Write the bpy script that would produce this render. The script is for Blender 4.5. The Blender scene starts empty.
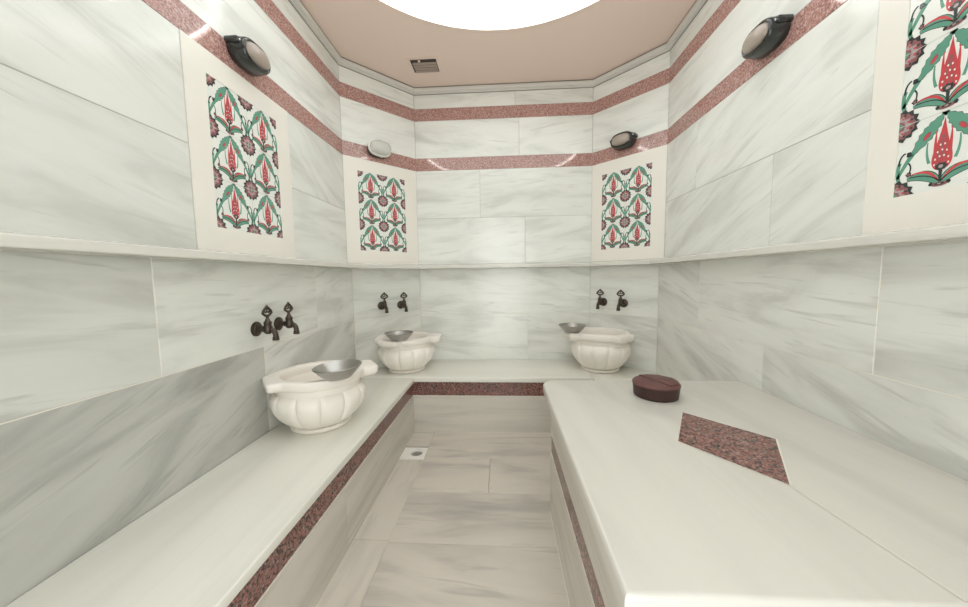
import bpy, bmesh, math, random
from mathutils import Vector, Matrix
random.seed(7)
PI = math.pi
SC = bpy.context.scene
COL = SC.collection

# ------------------------------------------------------------------ materials
def new_mat(name):
    m = bpy.data.materials.new(name); m.use_nodes = True
    nt = m.node_tree; b = nt.nodes['Principled BSDF']
    return m, nt, b

def plain(name, col, rough=.5, metal=0.0, spec=.5, coat=0.0):
    m, nt, b = new_mat(name)
    b.inputs['Base Color'].default_value = (*col, 1)
    b.inputs['Roughness'].default_value = rough
    b.inputs['Metallic'].default_value = metal
    b.inputs['Specular IOR Level'].default_value = spec
    b.inputs['Coat Weight'].default_value = coat
    return m

def nd(nt, t, **kw):
    n = nt.nodes.new(t)
    for k, v in kw.items(): setattr(n, k, v)
    return n

def ramp(nt, stops):
    r = nd(nt, 'ShaderNodeValToRGB')
    e = r.color_ramp.elements
    while len(e) < len(stops): e.new(.5)
    for i, (p, c) in enumerate(stops):
        e[i].position = p; e[i].color = (*c, 1) if len(c) == 3 else c
    return r

def marble(name, base, vein, amount=1.0, rough=.17, su=1.8, sv=7.5, fine=.6, bump=0.0):
    """veined stone; the vein runs along the u axis of the UV map (metres)"""
    m, nt, b = new_mat(name)
    L = nt.links.new
    uv = nd(nt, 'ShaderNodeUVMap'); uv.uv_map = 'UVMap'
    mp = nd(nt, 'ShaderNodeMapping'); mp.inputs['Scale'].default_value = (su, sv, 1)
    L(uv.outputs['UV'], mp.inputs['Vector'])
    n1 = nd(nt, 'ShaderNodeTexNoise'); n1.inputs['Scale'].default_value = 1.0
    n1.inputs['Detail'].default_value = 7; n1.inputs['Roughness'].default_value = .55
    n1.inputs['Distortion'].default_value = .7
    L(mp.outputs['Vector'], n1.inputs['Vector'])
    r1 = ramp(nt, [(.26, (0, 0, 0)), (.38, (.42, .42, .42)), (.48, (.80, .80, .80)), (.60, (1, 1, 1))])
    L(n1.outputs['Fac'], r1.inputs['Fac'])
    mp2 = nd(nt, 'ShaderNodeMapping'); mp2.inputs['Scale'].default_value = (su * 1.1, sv * 3.2, 1)
    mp2.inputs['Rotation'].default_value = (0, 0, .06)
    L(uv.outputs['UV'], mp2.inputs['Vector'])
    n2 = nd(nt, 'ShaderNodeTexNoise'); n2.inputs['Scale'].default_value = 1.3
    n2.inputs['Detail'].default_value = 6; n2.inputs['Distortion'].default_value = 1.1
    L(mp2.outputs['Vector'], n2.inputs['Vector'])
    r2 = ramp(nt, [(.30, (0, 0, 0)), (.42, (1, 1, 1)), (.9, (1, 1, 1))])
    L(n2.outputs['Fac'], r2.inputs['Fac'])
    # vein weight = (1-r1)*.75 + (1-r2)*fine*...
    mx = nd(nt, 'ShaderNodeMath', operation='MULTIPLY'); 
    f2 = nd(nt, 'ShaderNodeMath', operation='MULTIPLY_ADD')
    f2.inputs[1].default_value = fine; f2.inputs[2].default_value = 1 - fine
    L(r2.outputs['Color'], f2.inputs[0])
    L(r1.outputs['Color'], mx.inputs[0]); L(f2.outputs[0], mx.inputs[1])
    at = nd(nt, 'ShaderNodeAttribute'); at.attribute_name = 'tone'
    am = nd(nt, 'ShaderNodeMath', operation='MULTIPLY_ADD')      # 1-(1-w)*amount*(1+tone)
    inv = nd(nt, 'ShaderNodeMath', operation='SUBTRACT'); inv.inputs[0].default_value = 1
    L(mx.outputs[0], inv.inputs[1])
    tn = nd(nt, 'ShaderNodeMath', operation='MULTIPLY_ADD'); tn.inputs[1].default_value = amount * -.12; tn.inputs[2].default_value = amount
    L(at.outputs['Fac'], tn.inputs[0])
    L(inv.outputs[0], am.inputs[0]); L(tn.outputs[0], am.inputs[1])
    # constant tile tone added as well: stone grey plus painted near-left vignette
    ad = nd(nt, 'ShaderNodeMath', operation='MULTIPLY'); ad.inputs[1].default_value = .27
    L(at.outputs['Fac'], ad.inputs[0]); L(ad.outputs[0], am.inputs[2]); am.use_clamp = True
    mix = nd(nt, 'ShaderNodeMix', data_type='RGBA')
    mix.inputs['A'].default_value = (*base, 1); mix.inputs['B'].default_value = (*vein, 1)
    L(am.outputs[0], mix.inputs['Factor'])
    L(mix.outputs['Result'], b.inputs['Base Color'])
    b.inputs['Roughness'].default_value = rough
    b.inputs['Specular IOR Level'].default_value = .45
    return m

def granite(name, cols, scale, rough=.2, spec=.5):
    m, nt, b = new_mat(name)
    L = nt.links.new
    tc = nd(nt, 'ShaderNodeTexCoord')
    v = nd(nt, 'ShaderNodeTexVoronoi'); v.inputs['Scale'].default_value = scale
    L(tc.outputs['Object'], v.inputs['Vector'])
    sp = nd(nt, 'ShaderNodeSeparateColor'); L(v.outputs['Color'], sp.inputs['Color'])
    n = len(cols)
    r = ramp(nt, [(i / n, c) for i, c in enumerate(cols)]); r.color_ramp.interpolation = 'CONSTANT'
    L(sp.outputs['Red'], r.inputs['Fac'])
    L(r.outputs['Color'], b.inputs['Base Color'])
    b.inputs['Roughness'].default_value = rough
    b.inputs['Specular IOR Level'].default_value = spec
    return m

def emit(name, col, s):
    m = bpy.data.materials.new(name); m.use_nodes = True
    nt = m.node_tree; nt.nodes.clear()
    e = nd(nt, 'ShaderNodeEmission'); o = nd(nt, 'ShaderNodeOutputMaterial')
    e.inputs['Color'].default_value = (*col, 1); e.inputs['Strength'].default_value = s
    nt.links.new(e.outputs[0], o.inputs['Surface'])
    return m

M = {}
M['wall'] = marble('wall marble', (.82, .83, .785), (.38, .38, .35), .50)
M['wainscot'] = marble('wainscot marble', (.80, .805, .755), (.27, .265, .24), .47)
M['seat'] = marble('seat marble', (.79, .775, .71), (.55, .54, .49), .40, su=.7, sv=6, fine=.15, rough=.24)
M['slab'] = marble('platform marble', (.645, .62, .565), (.45, .435, .395), .45, su=.7, sv=6, fine=.15, rough=.24)
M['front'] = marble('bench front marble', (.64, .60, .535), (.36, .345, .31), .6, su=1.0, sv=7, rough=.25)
M['floor'] = marble('floor marble', (.64, .585, .515), (.30, .285, .26), .70, su=1.4, sv=6, rough=.28)
M['frame'] = marble('frame marble', (.825, .79, .725), (.76, .73, .67), .4, sv=3, fine=.1, rough=.3)
M['ledge'] = marble('ledge marble', (.68, .665, .61), (.46, .455, .42), .5)
M['basin'] = marble('carved basin marble', (.88, .83, .77), (.78, .73, .67), .5, su=3, sv=4, fine=.1, rough=.38)
M['pinkgran'] = granite('pink granite', [(.44, .24, .205), (.36, .18, .16), (.50, .30, .265), (.25, .13, .115), (.42, .255, .225), (.56, .39, .35), (.38, .19, .165)], 190, .06, .6)
M['redgran'] = granite('red granite', [(.21, .082, .067), (.10, .052, .046), (.28, .125, .105), (.045, .032, .03), (.18, .115, .10), (.25, .10, .082), (.33, .19, .165)], 170, .22)
M['grout'] = plain('light grout', (.72, .68, .60), .8)
M['dgrout'] = plain('grey grout', (.42, .41, .37), .85)
M['ceiling'] = plain('painted ceiling', (.83, .68, .60), .75)
M['cornice'] = plain('cornice plaster', (.66, .645, .605), .5)
M['bronze'] = plain('dark bronze', (.085, .068, .055), .36, .85)
M['tin'] = plain('tinned copper', (.42, .41, .39), .36, 1.0)
M['black'] = plain('black enamel', (.018, .022, .02), .25, 0, .5, .4)
M['lens'] = plain('frosted lens', (.36, .30, .255), .3, 0, .5, .3)
M['cream'] = plain('cream plastic', (.80, .78, .72), .4)
M['bulb'] = None
M['screw'] = plain('steel screw', (.6, .6, .58), .3, 1)
M['brown'] = plain('brown leather', (.048, .021, .018), .5, 0, .4)
M['browntop'] = plain('brown leather top', (.125, .052, .045), .5, 0, .4)
M['seam'] = plain('dark seam', (.05, .018, .016), .7)
M['grille'] = plain('vent grille', (.36, .29, .25), .55)
M['grilledark'] = plain('vent opening', (.055, .04, .033), .9)
M['grilledark2'] = plain('cornice joint', (.26, .225, .20), .8)
M['ventframe'] = plain('vent frame', (.80, .66, .58), .6)
M['drain'] = plain('white drain plastic', (.88, .85, .79), .4)
M['draingrate'] = plain('drain steel', (.45, .44, .41), .35, .8)
M['stepshade'] = plain('dark hole', (.04, .035, .03), .9)  # near-black colour painting the shade on the step behind the drain
M['door'] = plain('door paint', (.6, .57, .5), .5)
M['glaze'] = plain('white glaze', (.80, .815, .77), .16, 0, .5)
M['ired'] = plain('red glaze', (.58, .065, .075), .16)
M['igreen'] = plain('green glaze', (.115, .315, .225), .16)
M['idark'] = plain('dark glaze', (.035, .045, .045), .16)
M['imaroon'] = plain('maroon glaze', (.27, .11, .115), .16)
M['igrey'] = plain('grey glaze', (.40, .33, .33), .16)
M['tilejoint'] = plain('tile joint', (.52, .53, .49), .7)
# ribbed glass of the bare lamp
m, nt, b = new_mat('ribbed glass')
b.inputs['Base Color'].default_value = (.88, .89, .85, 1); b.inputs['Roughness'].default_value = .18
b.inputs['Transmission Weight'].default_value = .55; b.inputs['IOR'].default_value = 1.45
M['glass'] = m
M['dome'] = emit('lit dome', (.957, 1.0, .985), 2.05)
M['ring'] = emit('led ring', (.957, 1.0, .985), 34.0)

# ------------------------------------------------------------------ helpers
def finish(name, bm, mats, parent=None, smooth=False, angle=40, recalc=True):
    me = bpy.data.meshes.new(name)
    if recalc: bmesh.ops.recalc_face_normals(bm, faces=bm.faces[:])
    bm.to_mesh(me); bm.free()
    if not isinstance(mats, (list, tuple)): mats = [mats]
    for q in mats: me.materials.append(q)
    if smooth:
        for p in me.polygons: p.use_smooth = True
        try: me.set_sharp_from_angle(angle=math.radians(angle))
        except Exception: pass
    o = bpy.data.objects.new(name, me); COL.objects.link(o)
    if parent is not None: o.parent = parent
    return o

def structure(o):
    o['kind'] = 'structure'; return o

def tag(o, label, cat, group=None):
    o['label'] = label; o['category'] = cat
    if group: o['group'] = group
    return o

def empty(name, loc=(0, 0, 0), rz=0):
    o = bpy.data.objects.new(name, None); COL.objects.link(o)
    o.empty_display_size = .05
    o.location = loc; o.rotation_euler = (0, 0, rz); return o

def box_uv(bm, rot=0, off=(0, 0), swap=False):
    """project UVs in metres by dominant normal; swap turns the vein by 90 degrees on flat faces"""
    uvl = bm.loops.layers.uv.get('UVMap') or bm.loops.layers.uv.new('UVMap')
    c, s = math.cos(rot), math.sin(rot)
    bm.normal_update()
    for f in bm.faces:
        n = f.normal; a = max(range(3), key=lambda i: abs(n[i]))
        for l in f.loops:
            p = l.vert.co
            u, v = ((p.y, p.z), (p.x, p.z), (p.x, p.y))[a]
            if a == 2 and swap: u, v = p.y, p.x
            l[uvl].uv = (c * u - s * v + off[0], s * u + c * v + off[1])

def add_box(bm, x0, x1, y0, y1, z0, z1, mi=0):
    vs = [bm.verts.new((x, y, z)) for z in (z0, z1) for x, y in ((x0, y0), (x1, y0), (x1, y1), (x0, y1))]
    fs = [(0, 3, 2, 1), (4, 5, 6, 7), (0, 1, 5, 4), (1, 2, 6, 5), (2, 3, 7, 6), (3, 0, 4, 7)]
    out = []
    for f in fs:
        q = bm.faces.new([vs[i] for i in f]); q.material_index = mi; out.append(q)
    return out

def add_prism(bm, poly, z0, z1, mi=0):
    lo = [bm.verts.new((x, y, z0)) for x, y in poly]; hi = [bm.verts.new((x, y, z1)) for x, y in poly]
    n = len(poly)
    fs = [bm.faces.new(lo[::-1]), bm.faces.new(hi)]
    for i in range(n):
        fs.append(bm.faces.new((lo[i], lo[(i + 1) % n], hi[(i + 1) % n], hi[i])))
    for f in fs: f.material_index = mi
    return fs

def bevel(bm, w, seg=2, edges=None):
    es = edges if edges is not None else bm.edges[:]
    bmesh.ops.bevel(bm, geom=es, offset=w, segments=seg, profile=.5, affect='EDGES')

def lathe(bm, prof, seg=32, mat=None, mi=0, axis='z', cap0=True, cap1=True):
    """prof: (r, h) list; revolved about z (or y); optional matrix"""
    rings = []
    for r, h in prof:
        ring = []
        for i in range(seg):
            a = 2 * PI * i / seg
            if axis == 'z': p = Vector((r * math.cos(a), r * math.sin(a), h))
            else: p = Vector((r * math.cos(a), h, r * math.sin(a)))
            if mat is not None: p = mat @ p
            ring.append(bm.verts.new(p))
        rings.append(ring)
    for a, b in zip(rings, rings[1:]):
        for i in range(seg):
            f = bm.faces.new((a[i], a[(i + 1) % seg], b[(i + 1) % seg], b[i])); f.material_index = mi
    if cap0: bm.faces.new(rings[0][::-1]).material_index = mi
    if cap1: bm.faces.new(rings[-1]).material_index = mi

def tube(bm, pts, rad, seg=12, mi=0, closed=False):
    pts = [Vector(p) for p in pts]; n = len(pts)
    rads = rad if isinstance(rad, (list, tuple)) else [rad] * n
    rings = []; up = None
    for i, p in enumerate(pts):
        if closed: t = (pts[(i + 1) % n] - pts[i - 1])
        else: t = pts[min(i + 1, n - 1)] - pts[max(i - 1, 0)]
        t.normalize()
        if up is None:
            up = Vector((0, 0, 1)) if abs(t.z) < .9 else Vector((1, 0, 0))
        x = t.cross(up).normalized(); y = x.cross(t).normalized(); up = y
        rings.append([bm.verts.new(p + (x * math.cos(2 * PI * k / seg) + y * math.sin(2 * PI * k / seg)) * rads[i]) for k in range(seg)])
    pairs = list(zip(rings, rings[1:])) + ([(rings[-1], rings[0])] if closed else [])
    for a, b in pairs:
        for k in range(seg):
            bm.faces.new((a[k], a[(k + 1) % seg], b[(k + 1) % seg], b[k])).material_index = mi
    if not closed:
        bm.faces.new(rings[0][::-1]); bm.faces.new(rings[-1])

# ------------------------------------------------------------------ room plan (metres, camera over the origin)
XL, XR, YB = -1.147, 1.157, 2.8215
CEIL = 2.685
P = [(XL, 2.393), (-.719, YB), (.753, YB), (XR, 2.417), (XR, .055), (.753, -.35), (-.719, -.35), (XL, .077)]
def offset(poly, d):
    n = len(poly); out = []
    for i in range(n):
        a = Vector(poly[i - 1]); b = Vector(poly[i]); c = Vector(poly[(i + 1) % n])
        t1 = (b - a).normalized(); t2 = (c - b).normalized()
        n1 = Vector((t1.y, -t1.x)); n2 = Vector((t2.y, -t2.x))
        k = d / (1 + n1.dot(n2)); out.append(tuple(b + (n1 + n2) * k))
    return out
DW = .039                                   # wainscot stands proud of the wall by this much
PW = offset(P, DW)

class Face:
    """a wall plane from plan point a to b: u along it, n towards the room"""
    def __init__(s, a, b):
        s.a = Vector((*a, 0)); s.t = (Vector((*b, 0)) - s.a); s.len = s.t.length; s.t.normalize()
        s.n = Vector((s.t.y, -s.t.x, 0))
    def pt(s, u, z, d=0): return s.a + s.t * u + s.n * d + Vector((0, 0, z))

GAP = .0014
def tile(bm, fc, u0, u1, z0, z1, d0, d1, rot=None, tone=0.0, gap=GAP, off=None, c=.0012):
    uvl = bm.loops.layers.uv.get('UVMap') or bm.loops.layers.uv.new('UVMap')
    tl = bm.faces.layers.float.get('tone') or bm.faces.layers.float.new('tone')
    u0 += gap * .8; u1 -= gap * .8; z0 += gap; z1 -= gap
    rot = random.uniform(-.16, .16) if rot is None else rot
    off = (random.uniform(0, 60), random.uniform(0, 60)) if off is None else off
    cs, sn = math.cos(rot), math.sin(rot)
    q = [(u0, z0), (u1, z0), (u1, z1), (u0, z1)]
    qi = [(u0 + c, z0 + c), (u1 - c, z0 + c), (u1 - c, z1 - c), (u0 + c, z1 - c)]
    lay = [(q, d0), (q, d1 - c), (qi, d1)]
    rings = [[(bm.verts.new(fc.pt(u, z, d)), u, z) for u, z in pts] for pts, d in lay]
    def face(vs):
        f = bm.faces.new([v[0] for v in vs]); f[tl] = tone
        for l, v in zip(f.loops, vs):
            l[uvl].uv = (cs * v[1] - sn * v[2] + off[0], sn * v[1] + cs * v[2] + off[1])
    for a, b in zip(rings, rings[1:]):
        for i in range(4): face((a[i], a[(i + 1) % 4], b[(i + 1) % 4], b[i]))
    face(rings[-1])

def slab_face(bm, fc, z0, z1, d0, d1, mi=0, u0=0, u1=None):
    u1 = fc.len if u1 is None else u1
    vs = [bm.verts.new(fc.pt(u, z, d)) for d in (d0, d1) for u, z in ((u0, z0), (u1, z0), (u1, z1), (u0, z1))]
    for f in [(0, 3, 2, 1), (4, 5, 6, 7), (0, 1, 5, 4), (1, 2, 6, 5), (2, 3, 7, 6), (3, 0, 4, 7)]:
        bm.faces.new([vs[i] for i in f]).material_index = mi

Z0, Z1, Z2, Z3, Z4, Z5, Z6, Z7 = 1.237, 1.6255, 2.0228, 2.1248, 2.4286, 2.5263, 2.69, .8107
BENCH = .4085
names = ['wall_back_left', 'wall_back', 'wall_back_right', 'wall_right', 'wall_front_right', 'wall_front', 'wall_front_left', 'wall_left']
# tile joints of each wall: row -> list of (u0, u1[, rot, tone]); walls without an entry get one tile per row
DU0, DU1, DH = .236, 1.236, 2.10                 # added doorway in the unseen front wall, opened for fill light
FR = {0: (0, None), 2: (0, None), 7: (1.110, 1.703), 3: (1.287, 1.872)}   # u range of the tile panel frames
UP = {
 1: {'r1': [0, .919, None], 'r2': [0, .542, None], 'r3': [0, .872, None], 'r4': [0, .841, None]},
 3: {'r1': [0, .917, 1.287, ('skip', 1.872), None], 'r2': [0, .353, 1.287, ('skip', 1.872), None], 'r3': [0, 1.25, None], 'r4': [0, 1.25, None]},
 5: {'r1': [0, DU0, ('skip', DU1), None], 'r2': [0, DU0, ('skip', DU1), None], 'r3': [0, None], 'r4': [0, None]},
 7: {'r1': [0, 1.110, ('skip', 1.703), None], 'r2': [0, 1.110, ('skip', 1.703), None], 'r3': [0, 1.0, None], 'r4': [0, 1.0, None]},
}
WA = {5: {'hi': [0, DU0, ('skip', DU1), None], 'lo': [0, DU0, ('skip', DU1), None], 'base': [0, DU0, ('skip', DU1), None]},
      1: {'hi': [0, None], 'lo': [0, .92, None]},
      3: {'hi': [0, .482, 1.37, None], 'lo': [0, .955, 1.9, None]},
      7: {'hi': [0, .89, 1.80, None], 'lo': [0, .42, 1.35, None]}}
SPEC = {  # (wall, row, index): (rot, tone); near-left tones mix grey stone and painted vignette
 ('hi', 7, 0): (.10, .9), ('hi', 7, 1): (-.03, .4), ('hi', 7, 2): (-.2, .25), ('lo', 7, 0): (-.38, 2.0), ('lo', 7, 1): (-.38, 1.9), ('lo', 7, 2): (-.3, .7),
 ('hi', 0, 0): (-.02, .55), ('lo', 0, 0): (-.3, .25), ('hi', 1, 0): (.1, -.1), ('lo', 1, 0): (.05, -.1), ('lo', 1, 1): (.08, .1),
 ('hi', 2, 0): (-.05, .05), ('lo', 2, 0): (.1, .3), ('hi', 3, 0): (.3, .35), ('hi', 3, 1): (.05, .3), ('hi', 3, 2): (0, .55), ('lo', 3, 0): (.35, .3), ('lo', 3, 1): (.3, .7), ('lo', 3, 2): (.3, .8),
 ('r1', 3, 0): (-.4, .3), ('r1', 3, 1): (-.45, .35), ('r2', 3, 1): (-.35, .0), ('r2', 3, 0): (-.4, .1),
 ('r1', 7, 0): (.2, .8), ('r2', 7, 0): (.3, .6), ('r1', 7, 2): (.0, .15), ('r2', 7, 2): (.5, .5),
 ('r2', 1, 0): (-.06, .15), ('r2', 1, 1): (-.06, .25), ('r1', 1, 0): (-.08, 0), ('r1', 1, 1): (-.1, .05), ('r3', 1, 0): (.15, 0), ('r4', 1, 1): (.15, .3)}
def lay_row(bm, fc, key, w, joints, z0, z1, d0, d1, gap=GAP, ends=0.0):
    prev = joints[0]; i = 0
    for j in joints[1:]:
        if isinstance(j, tuple): prev = j[1]; i += 1; continue
        e = fc.len if j is None else j
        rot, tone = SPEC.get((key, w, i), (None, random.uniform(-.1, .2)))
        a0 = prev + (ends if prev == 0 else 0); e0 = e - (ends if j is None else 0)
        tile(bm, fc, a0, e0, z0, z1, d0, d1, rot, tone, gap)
        prev = e; i += 1

faces = [Face(P[i], P[(i + 1) % 8]) for i in range(8)]
wfaces = [Face(PW[i], PW[(i + 1) % 8]) for i in range(8)]
walls = []
for w in range(8):
    fc, wf = faces[w], wfaces[w]
    bm = bmesh.new()
    if w == 5:
        for a0, a1, b0 in ((-.08, DU0, -.06), (DU1, fc.len + .08, -.06), (DU0, DU1, DH)): slab_face(bm, fc, b0, CEIL + .06, -.12, -.0016, 0, a0, a1)
    else: slab_face(bm, fc, -.06, CEIL + .06, -.12, -.0016, 0, -.08, fc.len + .08)
    root = structure(finish(names[w], bm, M['dgrout']))
    walls.append(root)
    bm = bmesh.new()
    up = UP.get(w, {'r1': [0, None], 'r2': [0, None], 'r3': [0, None], 'r4': [0, None]})
    if w not in (0, 2):
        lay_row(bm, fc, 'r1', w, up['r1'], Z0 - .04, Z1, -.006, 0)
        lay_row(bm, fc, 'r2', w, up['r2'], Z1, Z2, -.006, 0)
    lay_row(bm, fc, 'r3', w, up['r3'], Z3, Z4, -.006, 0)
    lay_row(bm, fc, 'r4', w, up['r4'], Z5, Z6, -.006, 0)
    finish('wall_tiles', bm, M['wall'], root)
    for z0, z1 in ((Z2, Z3), (Z4, Z5)):
        bm = bmesh.new(); slab_face(bm, fc, z0 + .0005, z1 - .0005, -.006, .0004)
        finish('granite_band', bm, M['pinkgran'], root)
    bm = bmesh.new()
    if w == 5:
        for a0, a1 in ((0, DU0), (DU1, wf.len)): slab_face(bm, wf, 0, 1.196, -DW - .004, -.0010, 0, a0, a1)
    else: slab_face(bm, wf, 0, 1.196, -DW - .004, -.0010)
    wn = finish('wainscot_backing', bm, M['grout'], root)
    bm = bmesh.new()
    wa = WA.get(w, {'hi': [0, None], 'lo': [0, None]})
    ends = .0035 if w in (0,) else .0015
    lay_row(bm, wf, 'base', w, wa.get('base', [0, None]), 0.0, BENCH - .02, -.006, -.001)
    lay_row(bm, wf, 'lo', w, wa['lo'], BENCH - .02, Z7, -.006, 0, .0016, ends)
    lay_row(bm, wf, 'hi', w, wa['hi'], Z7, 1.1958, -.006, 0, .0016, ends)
    finish('wainscot', bm, M['wainscot'], root)

# marble ledge all round, on top of the wainscot
def loop_trim(name, prof, mat, gap_at_door=False):
    """prof: closed list of (offset from wall, z), swept round the room"""
    bm = bmesh.new(); uvl = bm.loops.layers.uv.new('UVMap'); n = 8
    loops = [[bm.verts.new((x, y, z)) for x, y in offset(P, d)] for d, z in prof]
    for j in range(len(prof)):
        a, b = loops[j], loops[(j + 1) % len(prof)]
        for i in range(n):
            if i == 5 and gap_at_door: continue
            f = bm.faces.new((a[i], a[(i + 1) % n], b[(i + 1) % n], b[i]))
            t = Vector((P[(i + 1) % n][0] - P[i][0], P[(i + 1) % n][1] - P[i][1], 0)).normalized()
            for l in f.loops:
                l[uvl].uv = (l.vert.co.dot(t) + 7 * i, l.vert.co.z + .6 * (l.vert.co - Vector((*P[i], 0))).dot(Vector((t.y, -t.x, 0))) + 3 * i)
    return structure(finish(name, bm, mat))
LP = DW + .086
loop_trim('trim_1', [(-.004, 1.1955), (LP - .003, 1.1955), (LP, 1.198), (LP, 1.220), (LP - .004, 1.2245), (LP - .03, 1.228), (.030, 1.2375), (-.004, 1.2385)], M['ledge'], True)
loop_trim('trim_2', [(-.004, 2.640), (.012, 2.640), (.014, 2.642), (.014, 2.647), (.030, 2.650), (.034, 2.656), (.034, 2.674), (.026, 2.679), (.026, CEIL + .002), (-.004, CEIL + .002)], M['cornice'])

loop_trim('trim_3', [(-.004, 2.6355), (.0028, 2.6355), (.0028, 2.6402), (-.004, 2.6402)], M['grilledark2'])
loop_trim('trim_4', [(.020, CEIL - .0045), (.031, CEIL - .0045), (.031, CEIL + .001), (.020, CEIL + .001)], M['grilledark2'])
# floor, gutter
bm = bmesh.new()
add_box(bm, XL - .1, XR + .1, -.45, YB + .1, -.09, -.018)
fl = structure(finish('floor', bm, M['dgrout']))
ff = Face((0, 0), (1, 0))
class Flat:
    len = 1
    def pt(s, u, z, d=0): return Vector((u, z, d))
F = Flat()
bm = bmesh.new()
GX = -.495
rows = [-.33, .0, .315, .63, .955, 1.281, 1.612, 1.942, 2.31]
for r in range(8):
    y0, y1 = rows[r], rows[r + 1]
    js = {6: [GX, -.08, .65], 5: [GX, .70], 4: [GX, .70], 7: [GX, .70]}.get(r, [GX, .1, .70])
    for a, b in zip(js, js[1:]):
        tile(bm, F, a, b, y0, y1, -.018, 0, random.uniform(-.12, .12), {4: .15, 5: .2, 6: -.1, 7: -.05}.get(r, .1), .0009)
finish('floor_tiles', bm, M['floor'], fl)
bm = bmesh.new()
for a, b in ((-.33, .5), (.5, 1.3), (1.3, 1.925)):
    tile(bm, F, -.66, GX, a, b, -.018, -.007, PI / 2, -.6, .0006)
tile(bm, F, -.66, GX, 2.075, 2.31, -.018, -.0005, 0, 0, .0006)
finish('floor_gutter', bm, M['floor'], fl)

# ceiling with a round opening
bm = bmesh.new()
CX, CY, CR = 0.0, 1.235, .978
N = 96
outer = offset(P, -.03)
def ray_poly(a):
    d = Vector((math.cos(a), math.sin(a))); best = None
    for i in range(8):
        p, q = Vector(outer[i]), Vector(outer[(i + 1) % 8]); e = q - p
        den = d.x * e.y - d.y * e.x
        if abs(den) < 1e-9: continue
        w = p - Vector((CX, CY)); t = (w.x * e.y - w.y * e.x) / den; s = (w.x * d.y - w.y * d.x) / den
        if t > 0 and -1e-6 <= s <= 1 + 1e-6: best = t if best is None else min(best, t)
    return best
angs = sorted([2 * PI * i / N for i in range(N)] + [math.atan2(y - CY, x - CX) % (2 * PI) for x, y in outer])
rin, rout, rin2, rout2 = [], [], [], []
for a in angs:
    d = Vector((math.cos(a), math.sin(a))); t = ray_poly(a)
    for lst, r, z in ((rin, CR, CEIL), (rout, t, CEIL), (rin2, CR, CEIL + .035), (rout2, t, CEIL + .035)):
        lst.append(bm.verts.new((CX + d.x * r, CY + d.y * r, z)))
K = len(angs)
for i in range(K):
    j = (i + 1) % K
    for a, b in ((rin, rout), (rout, rout2), (rout2, rin2), (rin2, rin)):
        bm.faces.new((a[i], a[j], b[j], b[i]))
structure(finish('ceiling', bm, M['ceiling']))

# the big round light: shallow lit dome with a ring of light at its edge
cl = tag(empty('ceiling_light', (CX, CY, CEIL)), 'large round glowing white dome light set in the beige ceiling', 'ceiling light')
bm = bmesh.new()
rings = []
for k in range(9):
    a = k / 8 * PI / 2; r = 1.06 * math.cos(a); z = .036 + .02 + .34 * math.sin(a)
    if k == 8: rings.append([bm.verts.new((0, 0, z))]); break
    rings.append([bm.verts.new((r * math.cos(2 * PI * i / 64), r * math.sin(2 * PI * i / 64), z)) for i in range(64)])
for a, b in zip(rings, rings[1:]):
    for i in range(64):
        if len(b) == 1: bm.faces.new((a[i], a[(i + 1) % 64], b[0]))
        else: bm.faces.new((a[i], a[(i + 1) % 64], b[(i + 1) % 64], b[i]))
finish('dome', bm, M['dome'], cl, True)
bm = bmesh.new()
lathe(bm, [(1.058, .034), (1.058, .058)], 64, cap0=False, cap1=False)
finish('collar', bm, M['ventframe'], cl)
bm = bmesh.new()
tube(bm, [((CR - .014) * math.cos(2 * PI * i / 96), (CR - .014) * 1 * math.sin(2 * PI * i / 96), .020) for i in range(96)], .004, 8, 0, True)
finish('light_ring', bm, M['ring'], cl, True)

# added, unseen doorway that lets fill light in: stone jambs and lintel
bm = bmesh.new(); fw5 = faces[5]
slab_face(bm, fw5, 0, DH, -.14, DW + .012, 0, DU0 - .05, DU0 + .03)
slab_face(bm, fw5, 0, DH, -.14, DW + .012, 0, DU1 - .03, DU1 + .05)
slab_face(bm, fw5, DH - .03, DH + .05, -.14, .012, 0, DU0 - .05, DU1 + .05)
box_uv(bm); structure(finish('added_doorway_1', bm, M['ledge']))

# ------------------------------------------------------------------ tiled panels
def clip(poly, lo=-.5, hi=.5):
    for ax, lim, sg in ((0, lo, 1), (0, hi, -1), (1, lo, 1), (1, hi, -1)):
        out = []
        for i in range(len(poly)):
            a, b = poly[i - 1], poly[i]
            ia, ib = (a[ax] - lim) * sg >= 0, (b[ax] - lim) * sg >= 0
            if ia != ib:
                t = (lim - a[ax]) / (b[ax] - a[ax])
                out.append((a[0] + (b[0] - a[0]) * t, a[1] + (b[1] - a[1]) * t))
            if ib: out.append(b)
        poly = out
        if len(poly) < 3: return []
    return poly
def ell(cx, cy, rx, ry, n=14, rot=0, scal=0, k=0):
    out = []
    for i in range(n):
        a = 2 * PI * i / n; s = 1 + (scal if (i % 2) else 0)
        x, y = rx * s * math.cos(a), ry * s * math.sin(a)
        out.append((cx + x * math.cos(rot) - y * math.sin(rot), cy + x * math.sin(rot) + y * math.cos(rot)))
    return out
def bez(p0, p1, p2, n=8):
    return [((1 - t) ** 2 * p0[0] + 2 * t * (1 - t) * p1[0] + t * t * p2[0], (1 - t) ** 2 * p0[1] + 2 * t * (1 - t) * p1[1] + t * t * p2[1]) for t in [i / n for i in range(n + 1)]]
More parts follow.
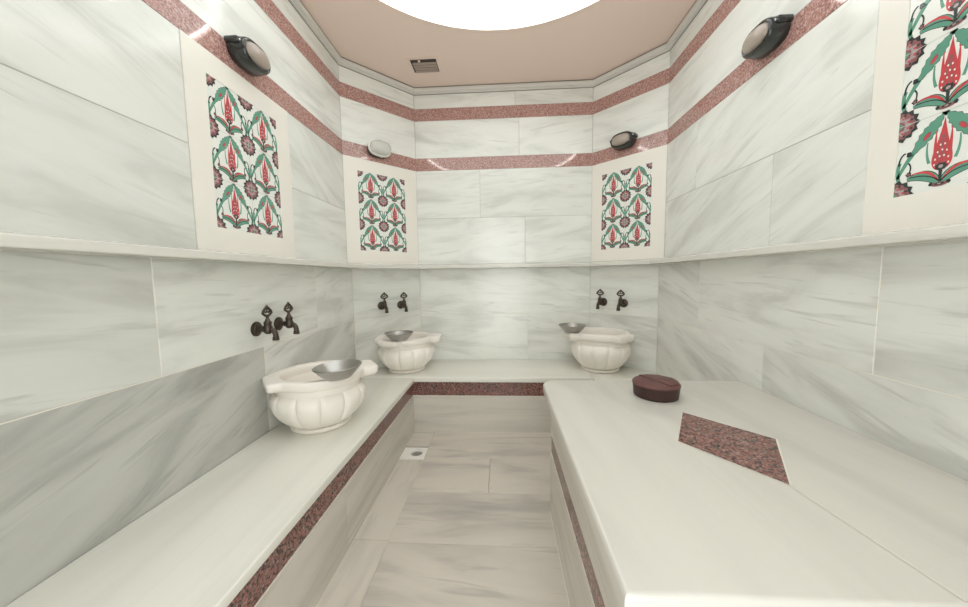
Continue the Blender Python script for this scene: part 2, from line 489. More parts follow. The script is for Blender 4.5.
def band(pts, w):
    """strip along pts with width function w(t)"""
    L_, R_ = [], []; n = len(pts)
    for i, p in enumerate(pts):
        a, b = pts[max(i - 1, 0)], pts[min(i + 1, n - 1)]
        tx, ty = b[0] - a[0], b[1] - a[1]; l = math.hypot(tx, ty) or 1
        ww = w(i / (n - 1)); L_.append((p[0] - ty / l * ww, p[1] + tx / l * ww)); R_.append((p[0] + ty / l * ww, p[1] - tx / l * ww))
    return L_ + R_[::-1]
def mir(poly): return [(-x, y) for x, y in poly][::-1]
def tile_motif():
    out = []                                                     # (layer, material, polygon)
    def both(l, m, p): out.append((l, m, p)); out.append((l, m, mir(p)))
    # leaning saw-edged leaves from the upper knot down to the corner flowers
    pts = bez((.03, .46), (.15, .31), (.33, .04), 12) 
    saw = lambda t: .082 * math.sin(PI * min(1, t * .93 + .05)) * (1.0 if int(t * 12) % 2 else .72) + .006
    both(.5, 'idark', band(pts, lambda t: saw(t) + .006))
    both(1, 'igreen', band(pts, saw))
    both(2, 'imaroon', ell(.175, .25, .028, .062, 10, .62))
    both(3, 'ired', ell(.175, .247, .018, .045, 10, .62))
    # stems joining leaf and corner flower
    both(1, 'igreen', band(bez((.32, .06), (.40, -.06), (.48, -.24), 8), lambda t: .032 - .012 * t))
    both(1, 'igreen', band(bez((.46, -.02), (.50, -.14), (.46, -.28), 6), lambda t: .024))
    both(2, 'idark', band(bez((.40, .10), (.47, .08), (.47, -.06), 6), lambda t: .012))
    both(2, 'idark', ell(.36, .07, .026, .034, 8, 0, .3))
    # lower arching leaves
    both(1, 'igreen', band(bez((.015, -.42), (.12, -.22), (.36, -.29), 10), lambda t: .056 * math.sin(PI * (t * .85 + .1)) + .006))
    both(.5, 'idark', band(bez((.015, -.42), (.12, -.22), (.36, -.29), 10), lambda t: .056 * math.sin(PI * (t * .85 + .1)) + .015))
    both(2, 'ired', band(bez((.02, -.385), (.12, -.175), (.34, -.235), 10), lambda t: .013 * math.sin(PI * (t * .85 + .1)) + .003))
    both(2, 'idark', band(bez((.005, -.40), (.10, -.26), (.33, -.265), 10), lambda t: .007))
    both(3, 'idark', ell(.345, -.215, .040, .040, 10, 0, -.3))
    both(4, 'imaroon', ell(.345, -.215, .020, .020, 8))
    both(2, 'idark', band(bez((.34, -.2), (.31, -.1), (.36, -.05), 6), lambda t: .010))
    # tulip
    both(2, 'ired', band(bez((.060, -.10), (.085, .10), (.075, .28), 8), lambda t: .024 * (1 - t) + .004))
    both(1, 'igreen', band(bez((.13, -.13), (.175, .0), (.16, .16), 7), lambda t: .018 * (1 - t * .6)))
    tul = bez((0, -.26), (.135, -.23), (.095, -.02), 8) + bez((.095, -.02), (.045, .14), (.0, .43), 8)[1:]
    out.append((3, 'ired', tul + mir(tul)[1:-1]))
    for sx in (-.04, 0, .04):
        out.append((4, 'imaroon', band([(sx, -.17), (sx * .8, .04), (sx * .3, .20)], lambda t: .007)))
    for k, (x, y) in enumerate([(-.065, -.10), (-.022, -.07), (.022, -.07), (.065, -.10), (-.045, -.01), (.0, .01), (.045, -.01), (-.022, .08), (.022, .08), (-.07, -.17), (.07, -.17)]):
        out.append((5, 'glaze', ell(x, y, .010, .014, 6)))
    out.append((5, 'idark', ell(0, -.205, .072, .058, 14, 0, -.28)))
    out.append((6, 'igrey', ell(0, -.205, .026, .024, 8)))
    out.append((4, 'idark', band([(0, -.25), (0, -.42)], lambda t: .020 - .008 * t)))
    # knot at the tile's foot
    out.append((5, 'imaroon', ell(0, -.435, .085, .030, 12)))
    out.append((6, 'idark', ell(0, -.430, .050, .017, 10)))
    out.append((7, 'igrey', ell(0, -.430, .022, .009, 8)))
    both(5, 'idark', ell(.09, -.42, .022, .026, 8))
    both(2, 'igreen', band([(.0, .50), (.02, .455)], lambda t: .03))
    out.append((2, 'imaroon', ell(0, .49, .04, .022, 8)))
    # corner flowers (a quarter in each tile)
    for cx in (-.5, .5):
        for cy in (-.5, .5):
            out.append((3, 'idark', ell(cx, cy, .24, .24, 28, 0, -.16)))
            out.append((4, 'imaroon', ell(cx, cy, .19, .19, 28, .1, -.1)))
            out.append((5, 'igrey', ell(cx, cy, .15, .15, 20, 0, -.28)))
            out.append((6, 'imaroon', ell(cx, cy, .082, .082, 16, 0, -.2)))
            for q in range(8):
                a = 2 * PI * (q + .5) / 8
                out.append((6, 'idark', ell(cx + .155 * math.cos(a), cy + .155 * math.sin(a), .017, .017, 6)))
                out.append((6, 'ired', ell(cx + .112 * math.cos(a), cy + .112 * math.sin(a), .016, .016, 6)))
            out.append((7, 'igreen', ell(cx, cy, .042, .042, 10)))
    return [(l, m, q) for l, m, p in out for q in [clip(p)] if q]
MOTIF = tile_motif()
TM = ['glaze', 'ired', 'igreen', 'idark', 'imaroon', 'igrey', 'tilejoint']
def tile_panel(fc, f0, f1, t0, t1, z0, z1, label):
    root = empty('tile_panel', fc.pt((t0 + t1) / 2, Z0))
    inv = Matrix.Translation(-root.location)
    # frame: four marble strips mitred round the tiles, in one ring
    bm = bmesh.new(); uvl = bm.loops.layers.uv.new('UVMap')
    o = [(f0 + .001, Z0 - .002), (f1 - .001, Z0 - .002), (f1 - .001, Z2 - .001), (f0 + .001, Z2 - .001)]; i_ = [(t0, z0), (t1, z0), (t1, z1), (t0, z1)]
    lv = [[bm.verts.new(fc.pt(u, z, d)) for u, z in q] for q, d in ((o, -.006), (o, .0015), (i_, .0015), (i_, -.006))]
    for a, b in zip(lv, lv[1:]):
        for k in range(4):
            f = bm.faces.new((a[k], a[(k + 1) % 4], b[(k + 1) % 4], b[k]))
            for l in f.loops: l[uvl].uv = (l.vert.co.x * .7 + l.vert.co.y + f0 * 5, l.vert.co.z)
    bmesh.ops.transform(bm, matrix=inv, verts=bm.verts[:])
    finish('frame', bm, M['frame'], root)
    bm = bmesh.new(); cols, rows_ = 2, 3
    w, h = (t1 - t0) / cols, (z1 - z0) / rows_
    def poly(pts, d, m):
        f = bm.faces.new([bm.verts.new(fc.pt(u, z, d)) for u, z in pts]); f.material_index = TM.index(m)
        if f.normal.dot(fc.n) < 0: f.normal_flip()
    B = -.0006
    slab = [(t0, z0), (t1, z0), (t1, z1), (t0, z1)]
    slab_face(bm, fc, z0, z1, -.006, B, 0, t0, t1)
    for c in range(cols):
        for r in range(rows_):
            cu, cz = t0 + (c + .5) * w, z0 + (r + .5) * h
            for l, m, q in MOTIF:
                pts = [(cu + x * w, cz + y * h) for x, y in q]
                vs = [bm.verts.new(fc.pt(u, z, B + .00022 * l)) for u, z in pts]
                try: f = bm.faces.new(vs)
                except ValueError: continue
                f.material_index = TM.index(m); f.normal_update()
                if f.normal.dot(fc.n) < 0: f.normal_flip()
    for c in range(1, cols):
        u = t0 + c * w; poly([(u - .0008, z0), (u + .0008, z0), (u + .0008, z1), (u - .0008, z1)], B + .0019, 'tilejoint')
    for r in range(1, rows_):
        z = z0 + r * h; poly([(t0, z - .0008), (t1, z - .0008), (t1, z + .0008), (t0, z + .0008)], B + .0019, 'tilejoint')
    bmesh.ops.transform(bm, matrix=inv, verts=bm.verts[:])
    finish('patterned_tiles', bm, [M[k] for k in TM], root, recalc=False)
    tag(root, label, 'tile panel', 'framed flower tile panels')
    return root

PZ0, PZ1 = 1.337, 1.930
tile_panel(faces[7], 1.110, 1.703, 1.206, 1.603, PZ0, PZ1, 'flower tile panel in cream marble frame on the left wall under a black lamp')
tile_panel(faces[0], 0, faces[0].len, .104, .494, PZ0, PZ1, 'flower tile panel in cream marble frame under the bare white lamp')
tile_panel(faces[2], 0, faces[2].len, faces[2].len - .494 + .012, faces[2].len - .104 + .006, PZ0 - .006, PZ1 - .004, 'flower tile panel in cream marble frame above the right rear basin')
tile_panel(faces[3], 1.287, 1.872, 1.366, 1.766, PZ0, PZ1, 'nearest flower tile panel, cut by the right edge of the photo')

# ------------------------------------------------------------------ U-shaped marble bench
XI, YI, ST = -.632, 2.264, .034
X2 = .632
bench = tag(empty('marble_bench', (0, 2.3, 0)), 'long white marble bench with red granite stripe round the left and back walls', 'bench')
binv = Matrix.Translation((0, -2.3, 0))
def bpart(name, bm, m, smooth=False):
    bmesh.ops.transform(bm, matrix=binv, verts=bm.verts[:]); return finish(name, bm, m, bench, smooth)
pw = PW
e = .0015
def seat(poly, swap, off, w=.006):
    bm = bmesh.new(); add_prism(bm, poly, BENCH - ST, BENCH)
    bevel(bm, w, 3, [q for q in bm.edges if abs(q.verts[0].co.z - q.verts[1].co.z) < 1e-6])
    box_uv(bm, .03, off, swap); bpart('seat_slab', bm, M['seat'], True)
seat([(pw[7][0] + e, pw[7][1]), (XI, pw[7][1]), (XI, YI - .0006), (pw[0][0] + e, YI - .0006)], True, (3.3, 1.2))
YBW = pw[1][1] - e
seat([(pw[0][0] + e, YI), (X2, YI), (X2, YBW), (pw[1][0], YBW), (pw[0][0] + e, pw[0][1])], False, (9.1, 5.2), .004)
seat([(X2 + .0006, 1.588), (pw[3][0] - e, 1.588), (pw[3][0] - e, pw[3][1]), (pw[2][0], YBW), (X2 + .0006, YBW)], True, (14.4, 2.7), .003)
RX, RY = XI - .024, YI + .030                      # recessed front plane
BZ = .268
def front(name, x0, x1, y0, y1, z0, z1, m, swap=False, off=(0, 0)):
    bm = bmesh.new(); add_box(bm, x0, x1, y0, y1, z0, z1)
    box_uv(bm, 0, off); bpart(name, bm, m)
front('granite_band', RX - .03, RX, pw[7][1], RY + .03, BZ, BENCH - ST, M['redgran'])
front('granite_band', RX, .66, RY, RY + .03, BZ, BENCH - ST, M['redgran'])
front('granite_band', .656, .69, 1.60, RY, BZ, BENCH - ST, M['redgran'])
front('front_panel', RX - .03, RX + .004, pw[7][1], 1.25, -.007, BZ - .002, M['front'], off=(2, 2))
front('front_panel', RX - .03, RX + .004, 1.2505, RY + .03, -.007, BZ - .002, M['front'], off=(7, 4))
front('front_panel', RX + .0045, .66, RY - .004, RY + .03, 0, BZ - .002, M['front'], off=(21, 3))
front('front_panel', .652, .69, 1.60, RY - .0045, 0, BZ - .002, M['front'], off=(5, 9))
front('joint', RX - .02, RX + .0032, pw[7][1], RY + .02, BZ - .0022, BZ + .0004, M['grout'])
front('joint', RX, .66, RY - .0032, RY + .02, BZ - .0022, BZ + .0004, M['grout'])
bench.children[-1]['label'] = 'pale grout joint'; 

# ------------------------------------------------------------------ raised massage platform on the right
plat = tag(empty('marble_platform', (.65, 1.0, 0)), 'raised marble slab platform with red granite diamond along the right wall', 'platform')
pinv = Matrix.Translation((-.65, -1.0, 0))
def ppart(name, bm, m, smooth=False):
    bmesh.ops.transform(bm, matrix=pinv, verts=bm.verts[:]); return finish(name, bm, m, plat, smooth)
ZP, ZS, ZB = .6146, .390, .299
PX0, PX1, PY0, PY1 = .190, PW[3][0] - .0015, .490, 1.585
ch = .045
bm = bmesh.new()
fs = add_prism(bm, [(PX0, PY0), (PX1, PY0), (PX1, PY1), (PX0 + ch * .9, PY1), (PX0, PY1 - ch)], ZP - .038, ZP)
bm.edges.ensure_lookup_table()
vert = [q for q in bm.edges if abs(q.verts[0].co.z - q.verts[1].co.z) > .03 and q.verts[0].co.y > 1.5 and q.verts[0].co.x < .4]
bmesh.ops.bevel(bm, geom=vert, offset=.022, segments=4, profile=.5, affect='EDGES')
def istop(q): return all(v.co.z > ZP - 1e-5 for v in q.verts) and not all(v.co.x > PX1 - 1e-4 for v in q.verts)
bevel(bm, .011, 4, [q for q in bm.edges if istop(q)])
box_uv(bm, .10, (31, 8), True); ppart('top_slab', bm, M['slab'], True)
bm = bmesh.new(); add_box(bm, .2215, PX1, PY0 + .0165, 1.4885, ZS + .001, ZP - .0382); box_uv(bm, 0, (41, 3)); ppart('upper_panel', bm, M['front'])
bm = bmesh.new(); add_box(bm, .225, PX1, PY0 + .02, 1.485, ZB, ZS); ppart('granite_band', bm, M['redgran'])
bm = bmesh.new(); add_box(bm, .2215, PX1, PY0 + .0165, 1.4885, 0, ZB - .002)
box_uv(bm, 0, (12, 17)); ppart('base', bm, M['front'])
bm = bmesh.new(); add_box(bm, .2222, PX1, PY0 + .0172, 1.4878, ZB - .0022, ZB + .0003); ppart('joint', bm, M['grout'])
bm = bmesh.new(); add_box(bm, .2185, .2225, PY0 + .02, 1.4885, 0, .004); ppart('floor_joint', bm, M['grout'])
dia = [(.660, 1.203), (.832, 1.007), (.683, .779), (.530, .986)]
bm = bmesh.new(); add_prism(bm, dia, ZP - .01, ZP + .0007); ppart('granite_inlay', bm, M['redgran'])['label'] = 'red granite diamond'
bm = bmesh.new()
def strip(a, b, w, z):
    a, b = Vector(a), Vector(b); t = (b - a).normalized(); n = Vector((t.y, -t.x)) * w
    bm.faces.new([bm.verts.new((*q, z)) for q in (a - n, b - n, b + n, a + n)])
for a, b, w in ((dia[1], dia[2], .0022), (dia[2], dia[3], .0012), (dia[2], (.705, PY0 + .011), .0027)): strip(a, b, w, ZP + .0010)
ppart('inlay_joint', bm, M['grout'])

# ------------------------------------------------------------------ carved marble basins
def basin(cx, cy, wall_face, lugs, hs, label):
    """carved basin with two lugs, its back cut flat where it meets the wall"""
    rz = 0
    root = tag(empty('carved_basin', (cx, cy, BENCH), rz), label, 'basin', 'carved marble basins')
    TH = 192
    def grid(rows, closed_ends=(True, True)):
        bm = bmesh.new(); rings = []
        for fn, z in rows:
            ring = []
            for i in range(TH):
                a = 2 * PI * i / TH; r = fn(a); zz = (z(a) if callable(z) else z) * hs
                ring.append(bm.verts.new((r * math.cos(a), r * math.sin(a), zz)))
            rings.append(ring)
        for a, b in zip(rings, rings[1:]):
            for i in range(TH): bm.faces.new((a[i], a[(i + 1) % TH], b[(i + 1) % TH], b[i]))
        if closed_ends[0]: bm.faces.new(rings[0][::-1])
        if closed_ends[1]: bm.faces.new(rings[-1])
        return bm, rings
    def cut(bm):
        # into local space: wall plane
        n = Matrix.Rotation(-rz, 3, 'Z') @ wall_face.n
        p = Matrix.Rotation(-rz, 3, 'Z') @ (wall_face.pt(0, 0, .0015) - Vector((cx, cy, 0)))
        r = bmesh.ops.bisect_plane(bm, geom=bm.verts[:] + bm.edges[:] + bm.faces[:], plane_co=p, plane_no=n, clear_inner=True, dist=1e-6)
        ed = [g for g in r['geom_cut'] if isinstance(g, bmesh.types.BMEdge)]
        if ed:
            try: bmesh.ops.edgeloop_fill(bm, edges=ed)
            except Exception: pass
    def const(r): return lambda a: r
    def flute(r, amp):
        def f(a):
            g = abs(((a * 12 / (2 * PI) + .5) % 1) - .5) * 2         # 1 on a panel's middle, 0 on the groove
            g = 1 - g
            k = g if g < 1 else 1
            return r * (1 - amp * (abs(k) ** 7) * 1.0 - amp * .12 * k * k)
        return f
    bm, _ = grid([(const(.122), 0), (const(.136), .003), (const(.138), .014), (const(.132), .022), (const(.10), .024)])
    cut(bm); finish('foot', bm, M['basin'], root, True)
    prof = [(.120, .022, .02), (.140, .030, .05), (.165, .052, .06), (.188, .080, .065), (.205, .112, .065), (.214, .145, .065), (.214, .170, .06), (.207, .190, .05), (.195, .202, .03), (.188, .207, .0),
            (.190, .216, 0), (.192, .246, 0), (.172, .248, 0), (.160, .225, 0), (.150, .15, 0), (.12, .085, 0), (.06, .06, 0)]
    bm, _ = grid([(flute(r, am) if am else const(r), z) for r, z, am in prof])
    cut(bm); finish('bowl', bm, M['basin'], root, True, 60)
    # rim with four square lugs
    def rim(scale, lug0, lw0):
        def f(a):
            best = 0
            for k, ext, wid in lugs:
                lug = lug0 * ext / .27; lw = lw0 * wid / .08
                d = (a - k + PI) % (2 * PI) - PI
                if abs(d) < .9:
                    x = lug / math.cos(d); y = lw / max(abs(math.sin(d)), 1e-4)
                    # corner rounded by a soft minimum
                    v = (x ** -14 + y ** -14) ** (-1 / 14)
                    best = max(best, v)
            return (scale ** 26 + best ** 26) ** (1 / 26)
        return f
    def lugness(a):
        return max(math.exp(-(((a - k + PI) % (2 * PI) - PI) / .36) ** 4) for k, _e, _w in lugs)
    rows = [(const(.168), .236), (rim(.194, .207, .060), lambda a: .238 - .010 * lugness(a)), (rim(.203, .256, .074), lambda a: .246 - .010 * lugness(a)),
            (rim(.207, .268, .080), lambda a: .255 - .006 * lugness(a)), (rim(.208, .270, .081), .283), (rim(.206, .267, .079), .288), (rim(.201, .261, .075), .2905),
            (const(.180), .2905), (const(.172), .288), (const(.168), .283), (const(.166), .262), (const(.168), .236)]
    bm, _ = grid(rows, (False, False))
    bmesh.ops.remove_doubles(bm, verts=bm.verts[:], dist=1e-6)
    cut(bm); finish('rim', bm, M['basin'], root, True, 45)
    return root
BL, BC, BD = (-.905, 1.538), (-.750, 2.485), (.745, 2.504)
D2R = PI / 180
basin(*BL, wfaces[7], ((36 * D2R, .268, .080), (222 * D2R, .232, .11)), .91, 'nearest carved marble basin on the left bench')
basin(*BC, wfaces[0], ((8 * D2R, .270, .075), (252 * D2R, .240, .085), (190 * D2R, .222, .09)), .91, 'carved marble basin in the left rear corner of the bench')
basin(*BD, wfaces[2], ((188 * D2R, .262, .075), (303 * D2R, .236, .085)), 1.0, 'carved marble basin in the right rear corner behind the brown cushion')

# tinned bowls resting on the rims
def metal_bowl(x, y, z, tilt, label):
    bm = bmesh.new()
    lathe(bm, [(.052, 0), (.056, .002), (.074, .020), (.090, .038), (.098, .048), (.103, .051), (.104, .054), (.101, .056),
               (.096, .052), (.087, .040), (.071, .023), (.050, .006), (.030, .0045), (.018, .009), (.006, .011)], 48)
    o = finish('metal_bowl', bm, M['tin'], None, True, 50)
    o.location = (x, y, z); o.rotation_euler = tilt
    return tag(o, label, 'bowl', 'tinned metal bowls')
def rimz(hs): return BENCH + .2905 * hs
metal_bowl(-.742, 1.412, rimz(.91) + .003, (.02, -.04, 0), 'shallow metal bowl resting on the front rim of the nearest basin')
metal_bowl(-.748, 2.310, rimz(.91) + .0005, (0, 0, 0), 'shallow metal bowl on the left rear basin')
metal_bowl(.526, 2.470, rimz(1) + .0005, (0, 0, 0), 'shallow metal bowl on the left end of the right rear basin')

# ------------------------------------------------------------------ taps
def make_tap():
    root = empty('brass_tap')
    bm = bmesh.new()                                            # local: y away from the wall
    lathe(bm, [(.031, 0), (.033, .002), (.033, .006), (.029, .009), (.024, .010), (.021, .014), (.014, .016), (.012, .022)], 28, None, 0, 'y')
    finish('flange', bm, M['bronze'], root, True)
    bm = bmesh.new()
    lathe(bm, [(.0105, .02), (.0105, .034), (.014, .036), (.014, .041), (.0115, .043), (.0115, .075)], 20, None, 0, 'y')
    lathe(bm, [(.010, -.022), (.016, -.016), (.0175, -.006), (.0175, .012), (.014, .018), (.016, .022), (.016, .032), (.012, .036), (.009, .044), (.006, .050), (.006, .058)], 20, Matrix.Translation((0, .058, 0)))
    finish('valve_body', bm, M['bronze'], root, True)
    bm = bmesh.new()
    pts = [(0, .066, 0)] + [(0, .072 + .020 * math.sin(t), -.004 - .026 * (1 - math.cos(t))) for t in [i / 8 * PI / 2 for i in range(9)]] + [(0, .092, -.040)]
    tube(bm, pts, .0112, 16)
    lathe(bm, [(.0115, -.052), (.0145, -.050), (.0145, -.046), (.012, -.044), (.0135, -.042), (.0135, -.036), (.0105, -.034)], 18, Matrix.Translation((0, .092, 0)))
    finish('spout', bm, M['bronze'], root, True)
    bm = bmesh.new()
    z0 = .056
    for sx in (-1, 1):                                          # pierced leaf-shaped handle
        tube(bm, [(0, .058, z0 + .000), (sx * .013, .058, z0 + .006), (sx * .026, .058, z0 + .015), (sx * .024, .058, z0 + .024), (sx * .013, .058, z0 + .035), (0, .058, z0 + .046)], [.0042, .0054, .006, .006, .0055, .0045], 10)
        tube(bm, [(sx * .016, .058, z0 + .026), (sx * .008, .058, z0 + .018), (0, .058, z0 + .022)], .0034, 8)
        lathe(bm, [(.001, -.007), (.0052, -.004), (.0062, 0), (.0052, .004), (.001, .007)], 12, Matrix.Translation((sx * .026, .058, z0 + .018)))
    tube(bm, [(0, .058, z0 - .004), (0, .058, z0 + .010)], .0055, 10)
    tube(bm, [(0, .058, z0 + .022), (0, .058, z0 + .044)], .0034, 8)
    lathe(bm, [(.001, 0), (.0055, .003), (.006, .006), (.004, .010), (.001, .012)], 12, Matrix.Translation((0, .058, z0 + .040)))
    finish('handle', bm, M['bronze'], root, True)
    return root
tap0 = make_tap()
def copy_tree(o):
    c = o.copy(); COL.objects.link(c)
    for chd in o.children:
        k = chd.copy(); COL.objects.link(k); k.parent = c
    return c
taps = [
 (Vector((PW[7][0], 1.401, .901)), wfaces[7], 'nearer dark tap above the nearest left basin'),
 (Vector((PW[7][0], 1.549, .904)), wfaces[7], 'farther dark tap above the nearest left basin'),
 (wfaces[0].pt(.219, .906), wfaces[0], 'left dark tap above the left rear basin'),
 (wfaces[0].pt(.386, .902), wfaces[0], 'right dark tap above the left rear basin'),
 (wfaces[2].pt(wfaces[2].len - .417, .907), wfaces[2], 'left dark tap above the right rear basin'),
 (wfaces[2].pt(wfaces[2].len - .249, .905), wfaces[2], 'right dark tap above the right rear basin')]
for i, (pos, fc, lab) in enumerate(taps):
    o = tap0 if i == 0 else copy_tree(tap0)
    o.location = pos - fc.n * .001
    o.rotation_euler = (0, 0, math.atan2(fc.n.y, fc.n.x) - PI / 2)
    tag(o, lab, 'tap', 'dark bronze taps')

# ------------------------------------------------------------------ wall lamps
def loft(bm, secs, n=40, cap0=True, cap1=True):
    """secs: (half length, half height, y, z shift): stadium-like ovals stacked along y"""
    rings = []
    for hx, hz, y, dz in secs:
        ring = []
        for i in range(n):
            a = 2 * PI * i / n; c, s = math.cos(a), math.sin(a)
            x = math.copysign(abs(c) ** .72, c) * hx; z = math.copysign(abs(s) ** .86, s) * hz
            ring.append(bm.verts.new((x, y, z + dz)))
        rings.append(ring)
    for a, b in zip(rings, rings[1:]):
        for i in range(n): bm.faces.new((a[i], a[(i + 1) % n], b[(i + 1) % n], b[i]))
    if cap0: bm.faces.new(rings[0])
    if cap1: bm.faces.new(rings[-1])
def make_lamp():
    root = empty('wall_lamp')
    bm = bmesh.new()
    loft(bm, [(.086, .056, 0, 0), (.088, .058, .004, 0), (.088, .058, .030, 0), (.085, .056, .040, 0), (.083, .054, .064, 0), (.079, .050, .074, 0), (.074, .045, .077, 0), (.069, .040, .074, 0), (.067, .038, .060, 0)])
    finish('housing', bm, M['black'], root, True, 50)
    bm = bmesh.new()
    loft(bm, [(.069, .0395, .064, 0), (.068, .039, .074, 0), (.061, .034, .085, 0), (.045, .025, .092, 0), (.02, .011, .095, 0)], cap0=False)
    finish('lens', bm, M['lens'], root, True, 60)
    for sx in (-1, 1):
        bm = bmesh.new()
        loft(bm, [(.016, .013, 0, 0), (.017, .014, .004, 0), (.017, .014, .050, 0), (.013, .010, .057, 0)], 20)
        bmesh.ops.translate(bm, verts=bm.verts[:], vec=(sx * .081, 0, .016))
        t = finish('screw_lug', bm, M['black'], root, True)
        bm = bmesh.new()
        lathe(bm, [(.0055, .055), (.0055, .059), (.003, .0605)], 12, Matrix.Translation((sx * .081, 0, .016)), 0, 'y')
        finish('screw', bm, M['screw'], t, True)
    return root
lamp0 = make_lamp()
def copy_deep(o):
    c = o.copy(); COL.objects.link(c)
    for a in o.children:
        b = a.copy(); COL.objects.link(b); b.parent = c
        for d in a.children:
            g = d.copy(); COL.objects.link(g); g.parent = b
    return c
LZ = 2.112
lamps = [(Vector((XL, 1.482, LZ)), faces[7], 'black oval wall lamp high on the left wall'),
         (Vector((XR, 1.535, LZ)), faces[3], 'black oval wall lamp high on the right wall'),
         (faces[2].pt(faces[2].len - .300, 2.128), faces[2], 'small looking black oval wall lamp in the right rear corner')]
for i, (pos, fc, lab) in enumerate(lamps):
    o = lamp0 if i == 0 else copy_deep(lamp0)
    o.location = pos; o.rotation_euler = (0, 0, math.atan2(fc.n.y, fc.n.x) - PI / 2)
    tag(o, lab, 'wall lamp', 'black oval wall lamps')
# the lamp that has lost its black housing
bl = tag(empty('bare_lamp', faces[0].pt(.268, 2.116), math.atan2(faces[0].n.y, faces[0].n.x) - PI / 2), 'bare white glass lamp without housing in the left rear corner', 'wall lamp')
bm = bmesh.new(); loft(bm, [(.084, .052, 0, -.010), (.084, .052, .026, -.010), (.076, .046, .0300, -.006)])
finish('shade_ring', bm, M['black'], bl, True)  # black ring set low to stand in for the shadow below the lamp
bm = bmesh.new(); loft(bm, [(.070, .044, .0295, 0), (.086, .056, .032, 0), (.090, .060, .036, 0), (.090, .060, .046, 0), (.082, .050, .050, 0)])
finish('socket', bm, M['cream'], bl, True)
bm = bmesh.new()
secs = [(.080, .048, .049, 0), (.080, .049, .060, 0), (.076, .046, .070, 0), (.079, .048, .073, 0), (.072, .043, .084, 0), (.074, .044, .087, 0), (.058, .034, .098, 0), (.03, .018, .104, 0)]
loft(bm, secs, cap0=False); finish('glass_cover', bm, M['glass'], bl, True, 25)
bm = bmesh.new(); add_box(bm, -.022, -.008, .030, .052, -.062, -.046); bevel(bm, .002, 2)
finish('clip', bm, M['cream'], bl)

# ------------------------------------------------------------------ brown cushion on the platform
pf = tag(empty('round_cushion', (.641, 1.376, ZP)), 'small round dark brown leather cushion with a top seam on the marble platform', 'cushion')
bm = bmesh.new()
lathe(bm, [(.080, .0), (.084, .003), (.0855, .012), (.0895, .044), (.0905, .050)], 64)
finish('side', bm, M['brown'], pf, True, 50)
bm = bmesh.new()
lathe(bm, [(.089, .048), (.0915, .052), (.091, .057), (.086, .0625), (.076, .065), (.042, .066), (.01, .0663)], 64)
finish('top', bm, M['browntop'], pf, True, 60)
bm = bmesh.new()
tube(bm, [(-.039, .072, .0652), (-.017, .025, .0670), (.008, -.025, .0670), (.025, -.078, .0638)], [.0024, .0028, .0028, .002], 8)
finish('seam', bm, M['seam'], pf, True)
bm = bmesh.new()
add_prism(bm, [(-.042, .069), (.021, -.079), (.062, -.060), (.080, -.016), (.079, .025), (.041, .066), (0, .078)], .063, .0690)
bevel(bm, .0018, 2); finish('folded_flap', bm, M['browntop'], pf, True)

# ------------------------------------------------------------------ ceiling vent
vx0, vx1, vy0, vy1 = -.648, -.458, 2.450, 2.600
vt = tag(empty('ceiling_vent', ((vx0 + vx1) / 2, (vy0 + vy1) / 2, CEIL)), 'square brown slatted air vent in the beige ceiling', 'vent')
vi = Matrix.Translation((-(vx0 + vx1) / 2, -(vy0 + vy1) / 2, -CEIL))
bm = bmesh.new()
a, b_ = .018, .0
for (x0, x1, y0, y1) in ((vx0 - a, vx1 + a, vy0 - a, vy0), (vx0 - a, vx1 + a, vy1, vy1 + a), (vx0 - a, vx0, vy0, vy1), (vx1, vx1 + a, vy0, vy1)):
    add_box(bm, x0, x1, y0, y1, CEIL - .0035, CEIL + .001)
bmesh.ops.transform(bm, matrix=vi, verts=bm.verts[:]); finish('frame', bm, M['ventframe'], vt)
bm = bmesh.new(); add_box(bm, vx0, vx1, vy0, vy1, CEIL - .0015, CEIL + .001)
bmesh.ops.transform(bm, matrix=vi, verts=bm.verts[:]); finish('duct_opening', bm, M['grilledark'], vt)
for k in range(4):
    y = vy0 + .044 + k * .030
    bm = bmesh.new()
    add_box(bm, vx0 + .012, vx1 - .004, -.0085, .0085, -.0008, .0008)
    bmesh.ops.rotate(bm, verts=bm.verts[:], cent=(0, 0, 0), matrix=Matrix.Rotation(-.35, 3, 'X'))
    bmesh.ops.translate(bm, verts=bm.verts[:], vec=(0, y, CEIL - .0055))
    bmesh.ops.transform(bm, matrix=vi, verts=bm.verts[:]); finish('slat', bm, M['grille'], vt)
bm = bmesh.new(); lathe(bm, [(.009, -.008), (.009, .0)], 14, Matrix.Translation((vx0 + .065, vy0 + .016, CEIL)))
bmesh.ops.transform(bm, matrix=vi, verts=bm.verts[:]); finish('knob', bm, M['ventframe'], vt)

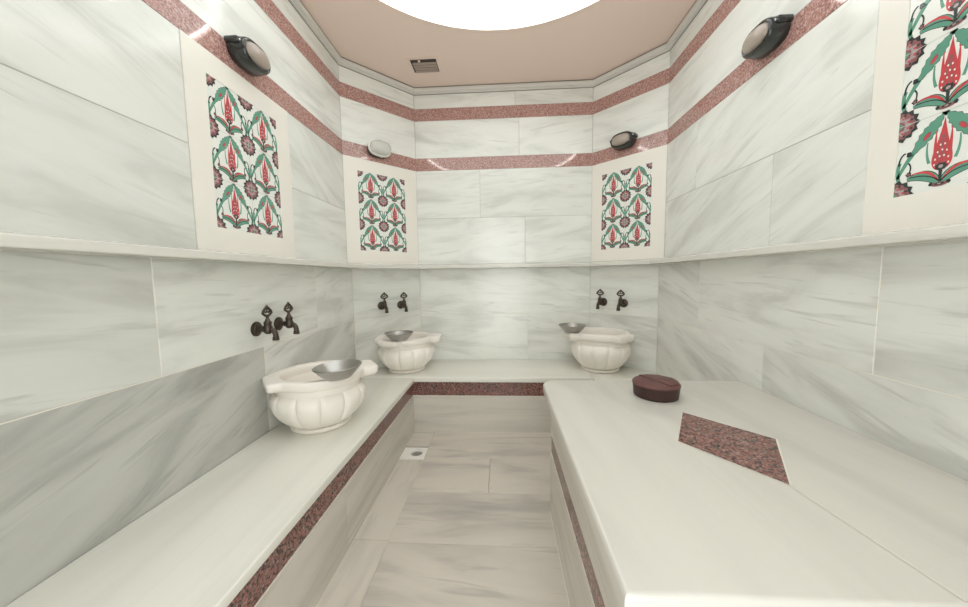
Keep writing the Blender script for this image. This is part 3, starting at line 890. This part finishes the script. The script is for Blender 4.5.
# ------------------------------------------------------------------ floor drain at the end of the gutter
dr = tag(empty('floor_drain', (-.557, 2.0, -.007)), 'square white floor drain at the far end of the floor gutter', 'drain')
bm = bmesh.new()
R = .038; n = 32; x0, x1, y0, y1 = -.0935, .060, -.072, .062
sq = []
for i in range(n):
    a = 2 * PI * i / n; c, s = math.cos(a), math.sin(a); k = 1 / max(abs(c), abs(s))
    X, Y = c * k, s * k; sq.append(((x0 + x1) / 2 + X * (x1 - x0) / 2, (y0 + y1) / 2 + Y * (y1 - y0) / 2))
lv = [[bm.verts.new((x, y, z)) for x, y in pts] for pts, z in (([(p[0], p[1]) for p in sq], -.009), ([(p[0], p[1]) for p in sq], .0035), ([(R * math.cos(2 * PI * i / n), -.003 + R * math.sin(2 * PI * i / n)) for i in range(n)], .003), ([(R * .94 * math.cos(2 * PI * i / n), -.003 + R * .94 * math.sin(2 * PI * i / n)) for i in range(n)], -.008))]
for a, b in zip(lv, lv[1:]):
    for i in range(n): bm.faces.new((a[i], a[(i + 1) % n], b[(i + 1) % n], b[i]))
finish('surround', bm, M['drain'], dr)
bm = bmesh.new(); lathe(bm, [(.036, -.0088), (.036, -.0070), (.018, -.0060), (.016, .0005), (.010, .0015)], 28, Matrix.Translation((.004, .001, 0)))
finish('strainer', bm, M['draingrate'], dr, True)
bm = bmesh.new(); add_box(bm, -.0935, .060, .0622, .0745, -.0105, -.0034); finish('step_shade_strip', bm, M['stepshade'], dr)  # dark strip standing in for shade on the step of the floor tile

# ------------------------------------------------------------------ camera, light, colour management
f, pitch, yaw, roll = 326.943, .080416, .055234, -.013463
fw = Vector((-math.sin(yaw) * math.cos(pitch), math.cos(yaw) * math.cos(pitch), -math.sin(pitch)))
r = Vector((math.cos(yaw), math.sin(yaw), 0)); u = r.cross(fw)
c, s = math.cos(roll), math.sin(roll)
r2 = r * c + u * s; u2 = u * c - r * s
cam = bpy.data.cameras.new('camera'); co = bpy.data.objects.new('camera', cam); COL.objects.link(co)
cam.sensor_width = 36; cam.sensor_fit = 'HORIZONTAL'; cam.lens = f / 968 * 36; cam.clip_start = .01
co.matrix_world = Matrix(((r2.x, u2.x, -fw.x, 0), (r2.y, u2.y, -fw.y, 0), (r2.z, u2.z, -fw.z, 1.12), (0, 0, 0, 1)))
SC.camera = co
w = bpy.data.worlds.new('world'); SC.world = w; w.use_nodes = True
w.node_tree.nodes['Background'].inputs[0].default_value = (.957, 1.0, .985, 1)
w.node_tree.nodes['Background'].inputs[1].default_value = 4.4  # bright fill that reaches the room through the added doorway
SC.view_settings.view_transform = 'Standard'; SC.view_settings.look = 'None'
SC.view_settings.gamma = 1; SC.view_settings.use_curve_mapping = False
SC.view_settings.exposure = -0.04
SC.cycles.max_bounces = 12; SC.cycles.diffuse_bounces = 8; SC.cycles.glossy_bounces = 4
